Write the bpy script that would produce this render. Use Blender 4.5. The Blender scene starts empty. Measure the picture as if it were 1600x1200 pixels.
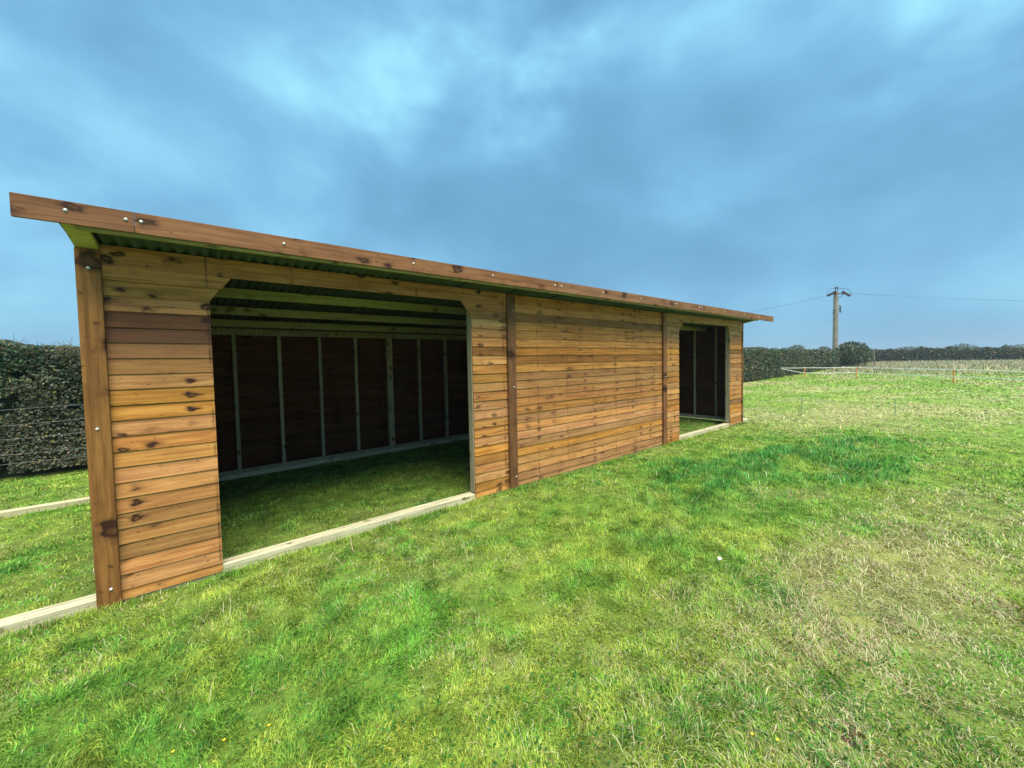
import bpy, bmesh, math, random
import numpy as np
from mathutils import Matrix, Vector

random.seed(7)
rng = np.random.default_rng(11)
SC = bpy.context.scene
COL = SC.collection
R = math.radians

# ------------------------------------------------------------------ camera
CAM = (0.6045, -3.8962, 1.6538)
cam_data = bpy.data.cameras.new('camera')
cam = bpy.data.objects.new('camera', cam_data)
COL.objects.link(cam)
rx, uy, fz = (0.76945, -0.63842, -0.01893), (0.0403, 0.01896, 0.99901), (0.63743, 0.76945, -0.04032)
cam.matrix_world = Matrix(((rx[0], uy[0], -fz[0], CAM[0]),
                           (rx[1], uy[1], -fz[1], CAM[1]),
                           (rx[2], uy[2], -fz[2], CAM[2]),
                           (0, 0, 0, 1)))
cam_data.sensor_width = 36.0
cam_data.lens = 604.46 / 1600 * 36.0
cam_data.shift_x = -13.19 / 1600
cam_data.shift_y = -12.41 / 1600
cam_data.clip_start = 0.05
cam_data.clip_end = 5000
SC.camera = cam

# ------------------------------------------------------------------ world
SUN_EL, SUN_AZ = R(63), R(194)          # azimuth clockwise from +Y
W = bpy.data.worlds.new('World')
SC.world = W
W.use_nodes = True
nt = W.node_tree
nt.nodes.clear()


def N(tree, kind, **kw):
    n = tree.nodes.new(kind)
    for k, v in kw.items():
        setattr(n, k, v)
    return n


def setin(n, **kw):
    for k, v in kw.items():
        n.inputs[k.replace('_', ' ')].default_value = v
    return n


def mathn(tree, op, a, b=None, clamp=False):
    n = N(tree, 'ShaderNodeMath', operation=op, use_clamp=clamp)
    for i, v in enumerate((a, b)):
        if v is None:
            continue
        if isinstance(v, (int, float)):
            n.inputs[i].default_value = v
        else:
            tree.links.new(v, n.inputs[i])
    return n.outputs[0]


def mixc(tree, fac, a, b, blend='MIX'):
    n = N(tree, 'ShaderNodeMix', data_type='RGBA', blend_type=blend)
    for i, v in ((0, fac), (6, a), (7, b)):
        if isinstance(v, (int, float)):
            n.inputs[i].default_value = v
        elif isinstance(v, tuple):
            n.inputs[i].default_value = (*v, 1) if len(v) == 3 else v
        else:
            tree.links.new(v, n.inputs[i])
    return n.outputs[2]


def ramp(tree, fac, stops, interp='LINEAR'):
    n = N(tree, 'ShaderNodeValToRGB')
    n.color_ramp.interpolation = interp
    el = n.color_ramp.elements
    while len(el) < len(stops):
        el.new(0.5)
    for e, (p, c) in zip(el, stops):
        e.position = p
        e.color = (*c, 1) if len(c) == 3 else c
    tree.links.new(fac, n.inputs[0])
    return n.outputs[0]


def build_world():
    L = nt.links.new
    tc = N(nt, 'ShaderNodeTexCoord')
    sep = N(nt, 'ShaderNodeSeparateXYZ')
    L(tc.outputs['Generated'], sep.inputs[0])
    mp = N(nt, 'ShaderNodeMapping')
    nv = N(nt, 'ShaderNodeVectorMath', operation='NORMALIZE')
    L(tc.outputs['Generated'], nv.inputs[0])
    L(nv.outputs[0], mp.inputs[0])
    mp.inputs['Location'].default_value = (3.1, 1.7, 0.4)
    mp.inputs['Scale'].default_value = (1.0, 1.0, 1.65)        # clouds flattened towards the horizon
    n1 = setin(N(nt, 'ShaderNodeTexNoise'), Scale=2.3, Detail=4.0, Roughness=0.45, Distortion=0.25)
    n2 = setin(N(nt, 'ShaderNodeTexNoise'), Scale=6.0, Detail=6.0, Roughness=0.55, Distortion=0.15)
    L(mp.outputs[0], n1.inputs['Vector']); L(mp.outputs[0], n2.inputs['Vector'])
    v = mathn(nt, 'ADD', mathn(nt, 'MULTIPLY', n1.outputs[0], 0.95), mathn(nt, 'MULTIPLY', n2.outputs[0], 0.27))
    v = mathn(nt, 'SUBTRACT', v, 0.11)
    # thin places in the cloud, where brighter sky shows through
    for d, k, a in (((0.561, 0.620, 0.548), 110, 0.14), ((0.42, 0.64, 0.64), 45, 0.09), ((0.22, 0.80, 0.55), 60, 0.07), ((0.866, 0.047, 0.498), 70, 0.15),
                    ((-0.033, 0.891, 0.453), 40, -0.09), ((0.84, 0.33, 0.43), 30, -0.08), ((0.46, 0.80, 0.39), 120, -0.05),
                    ((-0.195, 0.976, 0.16), 40, 0.16)):
        dv = Vector(d).normalized()
        vm = N(nt, 'ShaderNodeVectorMath', operation='DOT_PRODUCT')
        nrm = N(nt, 'ShaderNodeVectorMath', operation='NORMALIZE')
        L(tc.outputs['Generated'], nrm.inputs[0])
        L(nrm.outputs[0], vm.inputs[0])
        vm.inputs[1].default_value = dv
        g = mathn(nt, 'POWER', mathn(nt, 'MAXIMUM', vm.outputs['Value'], 0.0), float(k))
        v = mathn(nt, 'ADD', v, mathn(nt, 'MULTIPLY', mathn(nt, 'MULTIPLY', g, a), mathn(nt, 'ADD', mathn(nt, 'MULTIPLY', n2.outputs[0], 1.6), 0.2)))
    cloud = ramp(nt, v, [(0.28, (0.122, 0.325, 0.525)), (0.42, (0.158, 0.398, 0.620)),
                         (0.53, (0.198, 0.480, 0.730)), (0.64, (0.275, 0.640, 0.89)),
                         (0.76, (0.420, 0.900, 1.04))], 'B_SPLINE')
    # a paler band of air near the horizon
    hz = mathn(nt, 'POWER', mathn(nt, 'SUBTRACT', 1.0, mathn(nt, 'MAXIMUM', sep.outputs[2], 0.0), True), 5.0)
    cloud = mixc(nt, mathn(nt, 'MULTIPLY', hz, 0.8), cloud, (0.190, 0.450, 0.690))
    sky = N(nt, 'ShaderNodeTexSky', sky_type='NISHITA')
    sky.sun_disc = False
    sky.sun_elevation = SUN_EL
    sky.sun_rotation = SUN_AZ
    sky.air_density = 1.2
    bg1 = N(nt, 'ShaderNodeBackground')
    L(sky.outputs[0], bg1.inputs[0]); bg1.inputs[1].default_value = 0.05
    bg2 = N(nt, 'ShaderNodeBackground')
    L(cloud, bg2.inputs[0]); bg2.inputs[1].default_value = SKY_K * 1.08
    mx = N(nt, 'ShaderNodeMixShader')
    mx.inputs[0].default_value = 0.95
    L(bg1.outputs[0], mx.inputs[1]); L(bg2.outputs[0], mx.inputs[2])
    out = N(nt, 'ShaderNodeOutputWorld')
    L(mx.outputs[0], out.inputs[0])


EXPOSURE = 2.02
SKY_K = 1.0 / 2 ** EXPOSURE
build_world()

# ------------------------------------------------------------------ sun (overcast: broad and soft)
sd = bpy.data.lights.new('sun', 'SUN')
sd.energy = 1.5
sd.angle = R(44)
sd.color = (1.0, 0.93, 0.78)
sun = bpy.data.objects.new('sun', sd)
COL.objects.link(sun)
tosun = Vector((math.sin(SUN_AZ) * math.cos(SUN_EL), math.cos(SUN_AZ) * math.cos(SUN_EL), math.sin(SUN_EL)))
sun.rotation_euler = (-tosun).to_track_quat('-Z', 'Y').to_euler()
sun.location = (0, -20, 30)

SC.render.engine = 'CYCLES'
SC.view_settings.view_transform = 'Standard'
SC.view_settings.look = 'None'
SC.view_settings.exposure = EXPOSURE
SC.view_settings.gamma = 1.0
SC.cycles.max_bounces = 6
SC.cycles.diffuse_bounces = 1
SC.cycles.use_denoising = True
try:
    SC.cycles.denoiser = 'OPENIMAGEDENOISE'
except Exception:
    pass
SC.cycles.sample_clamp_indirect = 4


# ------------------------------------------------------------------ helpers
def mesh_obj(name, verts, faces, mat, parent=None, smooth=False):
    me = bpy.data.meshes.new(name)
    me.from_pydata(verts, [], faces)
    me.update()
    if mat:
        me.materials.append(mat)
    if smooth:
        for p in me.polygons:
            p.use_smooth = True
    return link(name, me, parent)


def link(name, me, parent=None):
    o = bpy.data.objects.new(name, me)
    COL.objects.link(o)
    if parent is not None:
        o.parent = parent
    return o


def empty(name, loc=(0, 0, 0), parent=None):
    o = bpy.data.objects.new(name, None)
    o.empty_display_size = 0.2
    COL.objects.link(o)
    o.location = loc
    if parent is not None:
        o.parent = parent
    return o


def tag(o, label=None, cat=None, group=None, kind=None):
    if label: o['label'] = label
    if cat: o['category'] = cat
    if group: o['group'] = group
    if kind: o['kind'] = kind
    return o


class MB:
    """collects boxes / tubes for one mesh"""
    def __init__(s):
        s.v = []; s.f = []

    def box(s, x0, x1, y0, y1, z0, z1, b=0.0):
        k = len(s.v)
        if b <= 0:
            s.v += [(x, y, z) for x in (x0, x1) for y in (y0, y1) for z in (z0, z1)]
            s.f += [tuple(k + i for i in q) for q in ((0, 1, 3, 2), (4, 6, 7, 5), (0, 4, 5, 1), (2, 3, 7, 6), (0, 2, 6, 4), (1, 5, 7, 3))]
            return s
        bm = bmesh.new()
        vs = [bm.verts.new((x, y, z)) for x in (x0, x1) for y in (y0, y1) for z in (z0, z1)]
        for q in ((0, 1, 3, 2), (4, 6, 7, 5), (0, 4, 5, 1), (2, 3, 7, 6), (0, 2, 6, 4), (1, 5, 7, 3)):
            bm.faces.new([vs[i] for i in q])
        bmesh.ops.bevel(bm, geom=list(bm.edges), offset=b, segments=1, affect='EDGES')
        bm.verts.index_update()
        s.v += [tuple(v.co) for v in bm.verts]
        s.f += [tuple(k + v.index for v in f.verts) for f in bm.faces]
        bm.free()
        return s

    def tube(s, pts, radii, n=6, cap=True):
        k = len(s.v)
        pts = [Vector(p) for p in pts]
        if isinstance(radii, (int, float)):
            radii = [radii] * len(pts)
        for i, p in enumerate(pts):
            d = (pts[min(i + 1, len(pts) - 1)] - pts[max(i - 1, 0)]).normalized()
            a = d.orthogonal().normalized() if abs(d.z) > 0.9 else d.cross(Vector((0, 0, 1))).normalized()
            b = d.cross(a)
            for j in range(n):
                t = 2 * math.pi * j / n
                s.v.append(tuple(p + (a * math.cos(t) + b * math.sin(t)) * radii[i]))
        for i in range(len(pts) - 1):
            for j in range(n):
                q = k + i * n
                s.f.append((q + j, q + (j + 1) % n, q + n + (j + 1) % n, q + n + j))
        if cap:
            s.f.append(tuple(k + j for j in range(n))[::-1])
            s.f.append(tuple(k + (len(pts) - 1) * n + j for j in range(n)))
        return s

    def prism(s, poly, y0, y1):
        """polygon in XZ extruded along Y"""
        k = len(s.v); n = len(poly)
        s.v += [(x, y0, z) for x, z in poly] + [(x, y1, z) for x, z in poly]
        s.f.append(tuple(range(k, k + n)))
        s.f.append(tuple(range(k + 2 * n - 1, k + n - 1, -1)))
        for i in range(n):
            j = (i + 1) % n
            s.f.append((k + j, k + i, k + n + i, k + n + j))
        return s

    def build(s, name, mat, parent=None, smooth=False):
        o = mesh_obj(name, s.v, s.f, mat, parent, smooth)
        bm = bmesh.new(); bm.from_mesh(o.data)
        bmesh.ops.recalc_face_normals(bm, faces=bm.faces)
        bm.to_mesh(o.data); bm.free()
        return o


def hash2(ix, iy, s):
    h = (ix.astype(np.int64) * 374761393 + iy.astype(np.int64) * 668265263 + s * 1442695041) & 0x7fffffff
    h = ((h ^ (h >> 13)) * 1274126177) & 0x7fffffff
    h = (h ^ (h >> 16)) & 0xffff
    return h / 65535.0


def vnoise(x, y, s=0):
    x = np.asarray(x, float); y = np.asarray(y, float)
    ix, iy = np.floor(x), np.floor(y)
    fx, fy = x - ix, y - iy
    fx = fx * fx * (3 - 2 * fx); fy = fy * fy * (3 - 2 * fy)
    a = hash2(ix, iy, s); b = hash2(ix + 1, iy, s); c = hash2(ix, iy + 1, s); d = hash2(ix + 1, iy + 1, s)
    return (a * (1 - fx) + b * fx) * (1 - fy) + (c * (1 - fx) + d * fx) * fy


def fbm(x, y, s=0, o=4):
    t = 0; amp = 0.5; n = 0
    x = np.asarray(x, float); y = np.asarray(y, float)
    for i in range(o):
        t = t + amp * vnoise(x * 2 ** i + 17.3 * i, y * 2 ** i - 9.1 * i, s + i * 7); n += amp; amp *= 0.5
    return t / n


def gauss(x, y, cx, cy, sx, sy=None, rot=0.0):
    sy = sy or sx
    dx, dy = x - cx, y - cy
    c, s_ = math.cos(rot), math.sin(rot)
    u, v = dx * c + dy * s_, -dx * s_ + dy * c
    return np.exp(-0.5 * ((u / sx) ** 2 + (v / sy) ** 2))


# ------------------------------------------------------------------ the lie of the field
SHX0, SHX1, SHY0, SHY1 = -0.02, 10.99, -0.02, 3.22


def lush(x, y):
    t = 1.05 * gauss(x, y, 7.4, -1.85, 1.4, 0.55, -0.2) + 0.75 * gauss(x, y, 9.6, -2.3, 0.9, 0.35, -0.2)
    t = t + 0.95 * gauss(x, y, 7.6, -2.9, 0.7, 0.22, -0.1) + 0.75 * gauss(x, y, 5.2, -1.6, 0.9, 0.40)
    t = t * np.clip(0.25 + 3.2 * (fbm(x * 1.9, y * 3.2, 13, 3) - 0.30), 0.1, 1.15)
    t = t + 0.35 * gauss(x, y, 0.55, -0.55, 0.5, 0.12, -0.1) 
    t = t + 0.30 * np.clip((fbm(x * 0.9, y * 0.9, 5) - 0.52) * 4, 0, 1)
    rr = np.hypot(x - CAM[0], y - CAM[1])
    t = t + 0.35 * np.clip((fbm(x * 3.1, y * 3.1, 9) - 0.55) * 5, 0, 1) * np.clip((14 - rr) / 6, 0.1, 1)
    return np.clip(t, 0, 1)


def dry(x, y):
    t = 0.95 * gauss(x, y, 4.9, -3.45, 1.1, 0.42, -0.1) + 0.50 * gauss(x, y, 3.6, -3.4, 0.6, 0.25)
    t = t * np.clip(0.35 + 3.0 * (fbm(x * 2.3, y * 4.0, 37, 3) - 0.32), 0.1, 1.1)
    t = t + 0.75 * gauss(x, y, 14.6, -1.4, 3.2, 0.9, -0.25) + 0.45 * gauss(x, y, 6.5, -4.0, 1.2, 0.4)
    t = t + 0.45 * gauss(x, y, 2.5, -3.3, 0.5, 0.3) + 0.25 * gauss(x, y, 1.9, -0.9, 0.6, 0.3)
    r = np.hypot(x - CAM[0], y - CAM[1])
    t = t + np.clip((fbm(x * 0.40 + 3, y * 0.75 + 1, 21) - 0.44) * 5, 0, 1) * (0.30 + 0.55 * np.clip((r - 9) / 10, 0, 1))
    t = t + 0.45 * np.clip((fbm(x * 2.7, y * 2.7, 31) - 0.56) * 6, 0, 1)
    t = t + 0.08 * np.clip((x - 3) / 6, 0, 1) * np.clip((-y - 2.2) / 1.5, 0, 1)
    return np.clip(t - 0.45 * lush(x, y), 0, 1)


def inside(x, y):
    return (x > SHX0) & (x < SHX1) & (y > SHY0) & (y < SHY1)


def gh(x, y):
    x = np.asarray(x, float); y = np.asarray(y, float)
    near = np.exp(-np.hypot(x - 6, y + 2) / 40.0)
    h = (fbm(x * 0.8, y * 0.8, 41) - 0.5) * 0.07 * near + (fbm(x * 2.6, y * 2.6, 43, 3) - 0.5) * 0.035 * near
    m = 0.13 * gauss(x, y, 7.5, -1.9, 0.8, 0.30, -0.2) + 0.07 * gauss(x, y, 5.2, -1.6, 0.7, 0.3) + 0.07 * gauss(x, y, 7.8, -2.95, 0.6, 0.2, -0.1) + 0.06 * gauss(x, y, 9.9, -2.3, 0.7, 0.3)
    h = h + m
    # level pad under the shelter
    dx = np.maximum(np.maximum(-0.8 - x, x - 11.5), 0); dy = np.maximum(np.maximum(-0.25 - y, y - 3.4), 0)
    k = np.clip(np.hypot(dx, dy) / 0.8, 0, 1)
    h = h * (0.15 + 0.85 * k)
    return h - 0.012


# ------------------------------------------------------------------ materials
def new_mat(name, rough=0.7, spec=0.3):
    m = bpy.data.materials.new(name)
    m.use_nodes = True
    t = m.node_tree
    b = t.nodes['Principled BSDF']
    b.inputs['Roughness'].default_value = rough
    b.inputs['Specular IOR Level'].default_value = spec
    return m, t, b


def seed_attr(t):
    a = N(t, 'ShaderNodeAttribute', attribute_type='OBJECT', attribute_name='seed')
    return a.outputs['Fac']


def wood(name, light, mid, dark, knot=(0.038, 0.013, 0.006), knots=1.0, axis=0, rough=0.62, red=0.0, bump=0.35, grain=1.15, stain=0.0, kx=3.6, kz=6.5, spec=0.25):
    """sawn softwood: long grain on `axis`, dark ringed knots, tone differs from board to board (object seed)"""
    m, t, b = new_mat(name, rough, spec)
    L = t.links.new
    tc = N(t, 'ShaderNodeTexCoord')
    sep = N(t, 'ShaderNodeSeparateXYZ'); L(tc.outputs['Object'], sep.inputs[0])
    sd_ = seed_attr(t)
    a = sep.outputs[axis]
    cross = [sep.outputs[i] for i in range(3) if i != axis]
    wsum = mathn(t, 'ADD', cross[0], cross[1])
    # knots: slices through a field of ringed cells; the seed moves slowly from board to board
    kv = N(t, 'ShaderNodeCombineXYZ')
    L(mathn(t, 'MULTIPLY', a, kx), kv.inputs[0]); L(mathn(t, 'MULTIPLY', wsum, kz), kv.inputs[1]); L(sd_, kv.inputs[2])
    dn = setin(N(t, 'ShaderNodeTexNoise'), Scale=3.2, Detail=2.0)
    L(kv.outputs[0], dn.inputs['Vector'])
    vadd = N(t, 'ShaderNodeVectorMath', operation='MULTIPLY_ADD')
    L(dn.outputs['Color'], vadd.inputs[0]); vadd.inputs[1].default_value = (0.42, 0.42, 0.12); L(kv.outputs[0], vadd.inputs[2])
    vo = setin(N(t, 'ShaderNodeTexVoronoi', voronoi_dimensions='3D', feature='F1'), Scale=1.25, Randomness=1.0)
    L(vadd.outputs[0], vo.inputs['Vector'])
    kd = vo.outputs['Distance']
    # grain, bending round the knots
    gv = N(t, 'ShaderNodeCombineXYZ')
    bend = mathn(t, 'MULTIPLY', mathn(t, 'POWER', mathn(t, 'SUBTRACT', 1.0, kd, True), 5.0), 0.05)
    L(mathn(t, 'MULTIPLY', a, 1.3), gv.inputs[0])
    L(mathn(t, 'MULTIPLY', mathn(t, 'ADD', wsum, bend), 34.0), gv.inputs[1])
    L(mathn(t, 'MULTIPLY', sd_, 3.7), gv.inputs[2])
    g1 = setin(N(t, 'ShaderNodeTexNoise'), Scale=1.0, Detail=5.0, Roughness=0.62, Distortion=0.5)
    L(gv.outputs[0], g1.inputs['Vector'])
    gv2 = N(t, 'ShaderNodeVectorMath', operation='MULTIPLY'); L(gv.outputs[0], gv2.inputs[0]); gv2.inputs[1].default_value = (2.2, 5.0, 1)
    g2 = setin(N(t, 'ShaderNodeTexNoise'), Scale=1.0, Detail=3.0, Roughness=0.6)
    L(gv2.outputs[0], g2.inputs['Vector'])
    gg = mathn(t, 'ADD', mathn(t, 'MULTIPLY', g1.outputs[0], 0.72), mathn(t, 'MULTIPLY', g2.outputs[0], 0.28))
    base = ramp(t, gg, [(0.5 - 0.20 / grain, dark), (0.49, mid), (0.5 + 0.17 / grain, light)])
    # blotchy take-up of the stain
    bl = setin(N(t, 'ShaderNodeTexNoise'), Scale=2.6, Detail=4.0, Roughness=0.6)
    bv = N(t, 'ShaderNodeCombineXYZ'); L(mathn(t, 'MULTIPLY', a, 1.2), bv.inputs[0]); L(mathn(t, 'MULTIPLY', wsum, 3.0), bv.inputs[1]); L(mathn(t, 'MULTIPLY', sd_, 5.0), bv.inputs[2])
    L(bv.outputs[0], bl.inputs['Vector'])
    base = mixc(t, mathn(t, 'MULTIPLY', ramp(t, bl.outputs[0], [(0.48, (0, 0, 0)), (0.68, (1, 1, 1))]), 0.55), base, dark)
    # tone of the single board
    wn = N(t, 'ShaderNodeTexWhiteNoise', noise_dimensions='1D'); L(sd_, wn.inputs['W'])
    hs = N(t, 'ShaderNodeHueSaturation')
    L(base, hs.inputs['Color'])
    sc = N(t, 'ShaderNodeSeparateColor'); L(wn.outputs['Color'], sc.inputs[0])
    L(mathn(t, 'ADD', mathn(t, 'MULTIPLY', sc.outputs[0], 0.010), 0.495), hs.inputs['Hue'])
    L(mathn(t, 'ADD', mathn(t, 'MULTIPLY', sc.outputs[1], 0.14), 0.92), hs.inputs['Saturation'])
    L(mathn(t, 'ADD', mathn(t, 'MULTIPLY', sc.outputs[2], 0.46), 0.76), hs.inputs['Value'])
    col = hs.outputs[0]
    if red > 0:
        rd = N(t, 'ShaderNodeAttribute', attribute_type='OBJECT', attribute_name='red')
        col = mixc(t, rd.outputs['Fac'], col, mixc(t, gg, (0.020, 0.006, 0.004), (0.135, 0.046, 0.022)))
    if stain > 0:
        # runs along the nail lines
        geo = N(t, 'ShaderNodeNewGeometry'); sp = N(t, 'ShaderNodeSeparateXYZ'); L(geo.outputs['Position'], sp.inputs[0])
        fr = mathn(t, 'FRACT', mathn(t, 'DIVIDE', mathn(t, 'ADD', sp.outputs[0], 0.19), 0.575))
        dd = mathn(t, 'ABSOLUTE', mathn(t, 'SUBTRACT', fr, 0.5))
        sm = mathn(t, 'SUBTRACT', 1.0, mathn(t, 'DIVIDE', dd, 0.022), True)
        sn = setin(N(t, 'ShaderNodeTexNoise'), Scale=7.0, Detail=2.0); L(geo.outputs['Position'], sn.inputs['Vector'])
        sm = mathn(t, 'MULTIPLY', sm, mathn(t, 'MULTIPLY', ramp(t, sn.outputs[0], [(0.42, (0, 0, 0)), (0.6, (1, 1, 1))]), stain))
        col = mixc(t, sm, col, knot)
    if knots > 0:
        kr = ramp(t, kd, [(0.0, (0.62, 0.62, 0.62)), (0.085 * knots, (0.66, 0.66, 0.66)), (0.125 * knots, (1, 1, 1)), (0.19 * knots, (1, 1, 1)), (0.24 * knots, (0.42, 0.42, 0.42)), (0.37 * knots, (0, 0, 0))])
        kn = setin(N(t, 'ShaderNodeTexNoise'), Scale=1.0, Detail=3.0); L(gv2.outputs[0], kn.inputs['Vector'])
        kf = mathn(t, 'MULTIPLY', kr, mathn(t, 'ADD', mathn(t, 'MULTIPLY', kn.outputs[0], 1.2), 0.40), True)
        # knots come in whorls, and some boards are clearer than others
        kw = setin(N(t, 'ShaderNodeTexNoise'), Scale=1.0, Detail=1.0)
        wv = N(t, 'ShaderNodeCombineXYZ'); L(mathn(t, 'MULTIPLY', a, 1.9), wv.inputs[0]); L(mathn(t, 'MULTIPLY', sd_, 0.6), wv.inputs[1])
        L(wv.outputs[0], kw.inputs['Vector'])
        clear = N(t, 'ShaderNodeAttribute', attribute_type='OBJECT', attribute_name='clear')
        kf = mathn(t, 'MULTIPLY', kf, ramp(t, kw.outputs[0], [(0.30, (0.2, 0.2, 0.2)), (0.44, (1, 1, 1))]))
        kf = mathn(t, 'MULTIPLY', kf, mathn(t, 'SUBTRACT', 1.0, clear.outputs['Fac'], True))
        col = mixc(t, kf, col, knot)
        # pin knots
        v2 = setin(N(t, 'ShaderNodeTexVoronoi', voronoi_dimensions='3D', feature='F1'), Scale=3.6, Randomness=1.0)
        L(vadd.outputs[0], v2.inputs['Vector'])
        col = mixc(t, mathn(t, 'MULTIPLY', ramp(t, v2.outputs['Distance'], [(0.05, (1, 1, 1)), (0.17, (0, 0, 0))]), 0.65), col, knot)
    L(col, b.inputs['Base Color'])
    bp = setin(N(t, 'ShaderNodeBump'), Strength=bump, Distance=0.004)
    L(gg, bp.inputs['Height']); L(bp.outputs[0], b.inputs['Normal'])
    return m


M = {}
M['board'] = wood('weatherboard_wood', (0.63, 0.310, 0.092), (0.510, 0.228, 0.062), (0.300, 0.118, 0.031), red=1.0, stain=0.8, grain=1.35, knots=0.85)
M['post'] = wood('brown_post_wood', (0.29, 0.128, 0.042), (0.215, 0.090, 0.028), (0.115, 0.042, 0.013), axis=2, grain=1.25, knots=1.0, kx=3.0, kz=2.2)
M['fascia'] = wood('red_brown_fascia_wood', (0.31, 0.155, 0.072), (0.24, 0.112, 0.050), (0.135, 0.056, 0.024), knots=0.9, kx=3.0, kz=5.0)
M['pale'] = wood('pale_treated_timber', (0.74, 0.69, 0.47), (0.60, 0.55, 0.34), (0.38, 0.34, 0.19), knot=(0.22, 0.18, 0.09), knots=0.7, grain=1.4)
M['frame'] = wood('grey_green_frame_timber', (0.58, 0.50, 0.35), (0.47, 0.40, 0.27), (0.32, 0.27, 0.17), knot=(0.10, 0.08, 0.04), axis=2, knots=0.7, rough=0.9, spec=0.08)
M['purlin'] = wood('green_treated_purlin_timber', (0.52, 0.46, 0.21), (0.42, 0.37, 0.165), (0.27, 0.235, 0.10), knot=(0.10, 0.07, 0.02), knots=0.8)
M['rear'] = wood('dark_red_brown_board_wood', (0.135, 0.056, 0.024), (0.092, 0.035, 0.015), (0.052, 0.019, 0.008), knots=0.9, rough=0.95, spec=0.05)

m, t, b = new_mat('dark_green_roof_sheet', 0.55, 0.35)
nz = setin(N(t, 'ShaderNodeTexNoise'), Scale=3.0, Detail=5.0)
t.links.new(ramp(t, nz.outputs[0], [(0.35, (0.025, 0.042, 0.036)), (0.65, (0.050, 0.072, 0.060))]), b.inputs['Base Color'])
M['sheet'] = m
m, t, b = new_mat('zinc_bolt', 0.35, 0.5)
b.inputs['Metallic'].default_value = 0.35
nz = setin(N(t, 'ShaderNodeTexNoise'), Scale=60.0)
t.links.new(ramp(t, nz.outputs[0], [(0.3, (0.72, 0.73, 0.74)), (0.7, (0.86, 0.87, 0.88))]), b.inputs['Base Color'])
M['zinc'] = m


def leafy(name, rough=0.6, trans=0.25):
    m, t, b = new_mat(name, rough, 0.2)
    a = N(t, 'ShaderNodeAttribute', attribute_type='GEOMETRY', attribute_name='col')
    t.links.new(a.outputs['Color'], b.inputs['Base Color'])
    if trans > 0:
        tr = N(t, 'ShaderNodeBsdfTranslucent')
        t.links.new(a.outputs['Color'], tr.inputs[0])
        mx = N(t, 'ShaderNodeMixShader'); mx.inputs[0].default_value = trans
        out = t.nodes['Material Output']
        t.links.new(b.outputs[0], mx.inputs[1]); t.links.new(tr.outputs[0], mx.inputs[2])
        t.links.new(mx.outputs[0], out.inputs[0])
    return m


M['grass'] = leafy('grass_blades', 0.55, 0.30)
M['leaf'] = leafy('hedge_leaves', 0.5, 0.15)


def plain(name, c1, c2, scale=8.0, rough=0.7, spec=0.3):
    m, t, b = new_mat(name, rough, spec)
    tc = N(t, 'ShaderNodeTexCoord')
    nz = setin(N(t, 'ShaderNodeTexNoise'), Scale=scale, Detail=4.0)
    t.links.new(tc.outputs['Object'], nz.inputs['Vector'])
    t.links.new(ramp(t, nz.outputs[0], [(0.35, c1), (0.65, c2)]), b.inputs['Base Color'])
    return m


M['core'] = plain('hedge_heart', (0.016, 0.024, 0.016), (0.045, 0.058, 0.036), 3.0, 0.9, 0.1)
M['twig'] = plain('bare_twigs', (0.10, 0.075, 0.06), (0.22, 0.17, 0.14), 5.0, 0.8)
M['pole'] = plain('weathered_pole_wood', (0.24, 0.20, 0.17), (0.34, 0.30, 0.26), 2.0, 0.8)
M['iron'] = plain('dark_ironwork', (0.03, 0.025, 0.03), (0.06, 0.045, 0.05), 9.0, 0.5)
M['wire'] = plain('grey_wire', (0.16, 0.17, 0.18), (0.24, 0.25, 0.26), 20.0, 0.4)
M['cable'] = plain('overhead_cable', (0.10, 0.13, 0.16), (0.14, 0.17, 0.20), 20.0, 0.5)
M['tape'] = plain('white_fence_tape', (0.84, 0.84, 0.82), (0.92, 0.92, 0.90), 4.0, 0.5)
M['orange'] = plain('orange_plastic', (0.78, 0.26, 0.03), (0.88, 0.34, 0.05), 6.0, 0.45)
M['soil'] = plain('dry_soil', (0.075, 0.048, 0.030), (0.15, 0.10, 0.065), 30.0, 0.95, 0.1)
M['stake'] = plain('grey_green_stake', (0.22, 0.32, 0.20), (0.32, 0.42, 0.28), 10.0, 0.6)
M['chip'] = plain('bleached_scrap', (0.68, 0.58, 0.48), (0.85, 0.77, 0.66), 30.0, 0.7)


def ground_mat():
    m, t, b = new_mat('field_turf', 0.9, 0.1)
    L = t.links.new
    a = N(t, 'ShaderNodeAttribute', attribute_type='GEOMETRY', attribute_name='col')
    geo = N(t, 'ShaderNodeNewGeometry')
    n1 = setin(N(t, 'ShaderNodeTexNoise'), Scale=6.0, Detail=6.0, Roughness=0.7)
    n2 = setin(N(t, 'ShaderNodeTexNoise'), Scale=1.1, Detail=5.0, Roughness=0.65)
    L(geo.outputs['Position'], n1.inputs['Vector']); L(geo.outputs['Position'], n2.inputs['Vector'])
    c = mixc(t, 1.0, a.outputs['Color'], ramp(t, n1.outputs[0], [(0.3, (0.45, 0.45, 0.45)), (0.7, (1.4, 1.4, 1.35))]), 'MULTIPLY')
    c = mixc(t, 1.0, c, ramp(t, n2.outputs[0], [(0.3, (0.72, 0.78, 0.75)), (0.7, (1.25, 1.2, 1.1))]), 'MULTIPLY')
    L(c, b.inputs['Base Color'])
    bp = setin(N(t, 'ShaderNodeBump'), Strength=0.6, Distance=0.03)
    L(n1.outputs[0], bp.inputs['Height']); L(bp.outputs[0], b.inputs['Normal'])
    return m


M['ground'] = ground_mat()

GREEN = np.array([0.160, 0.390, 0.046])
YGREEN = np.array([0.430, 0.530, 0.075])
TEAL = np.array([0.078, 0.315, 0.070])
STRAW = np.array([0.80, 0.70, 0.38])
BROWN = np.array([0.24, 0.16, 0.06])


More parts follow.
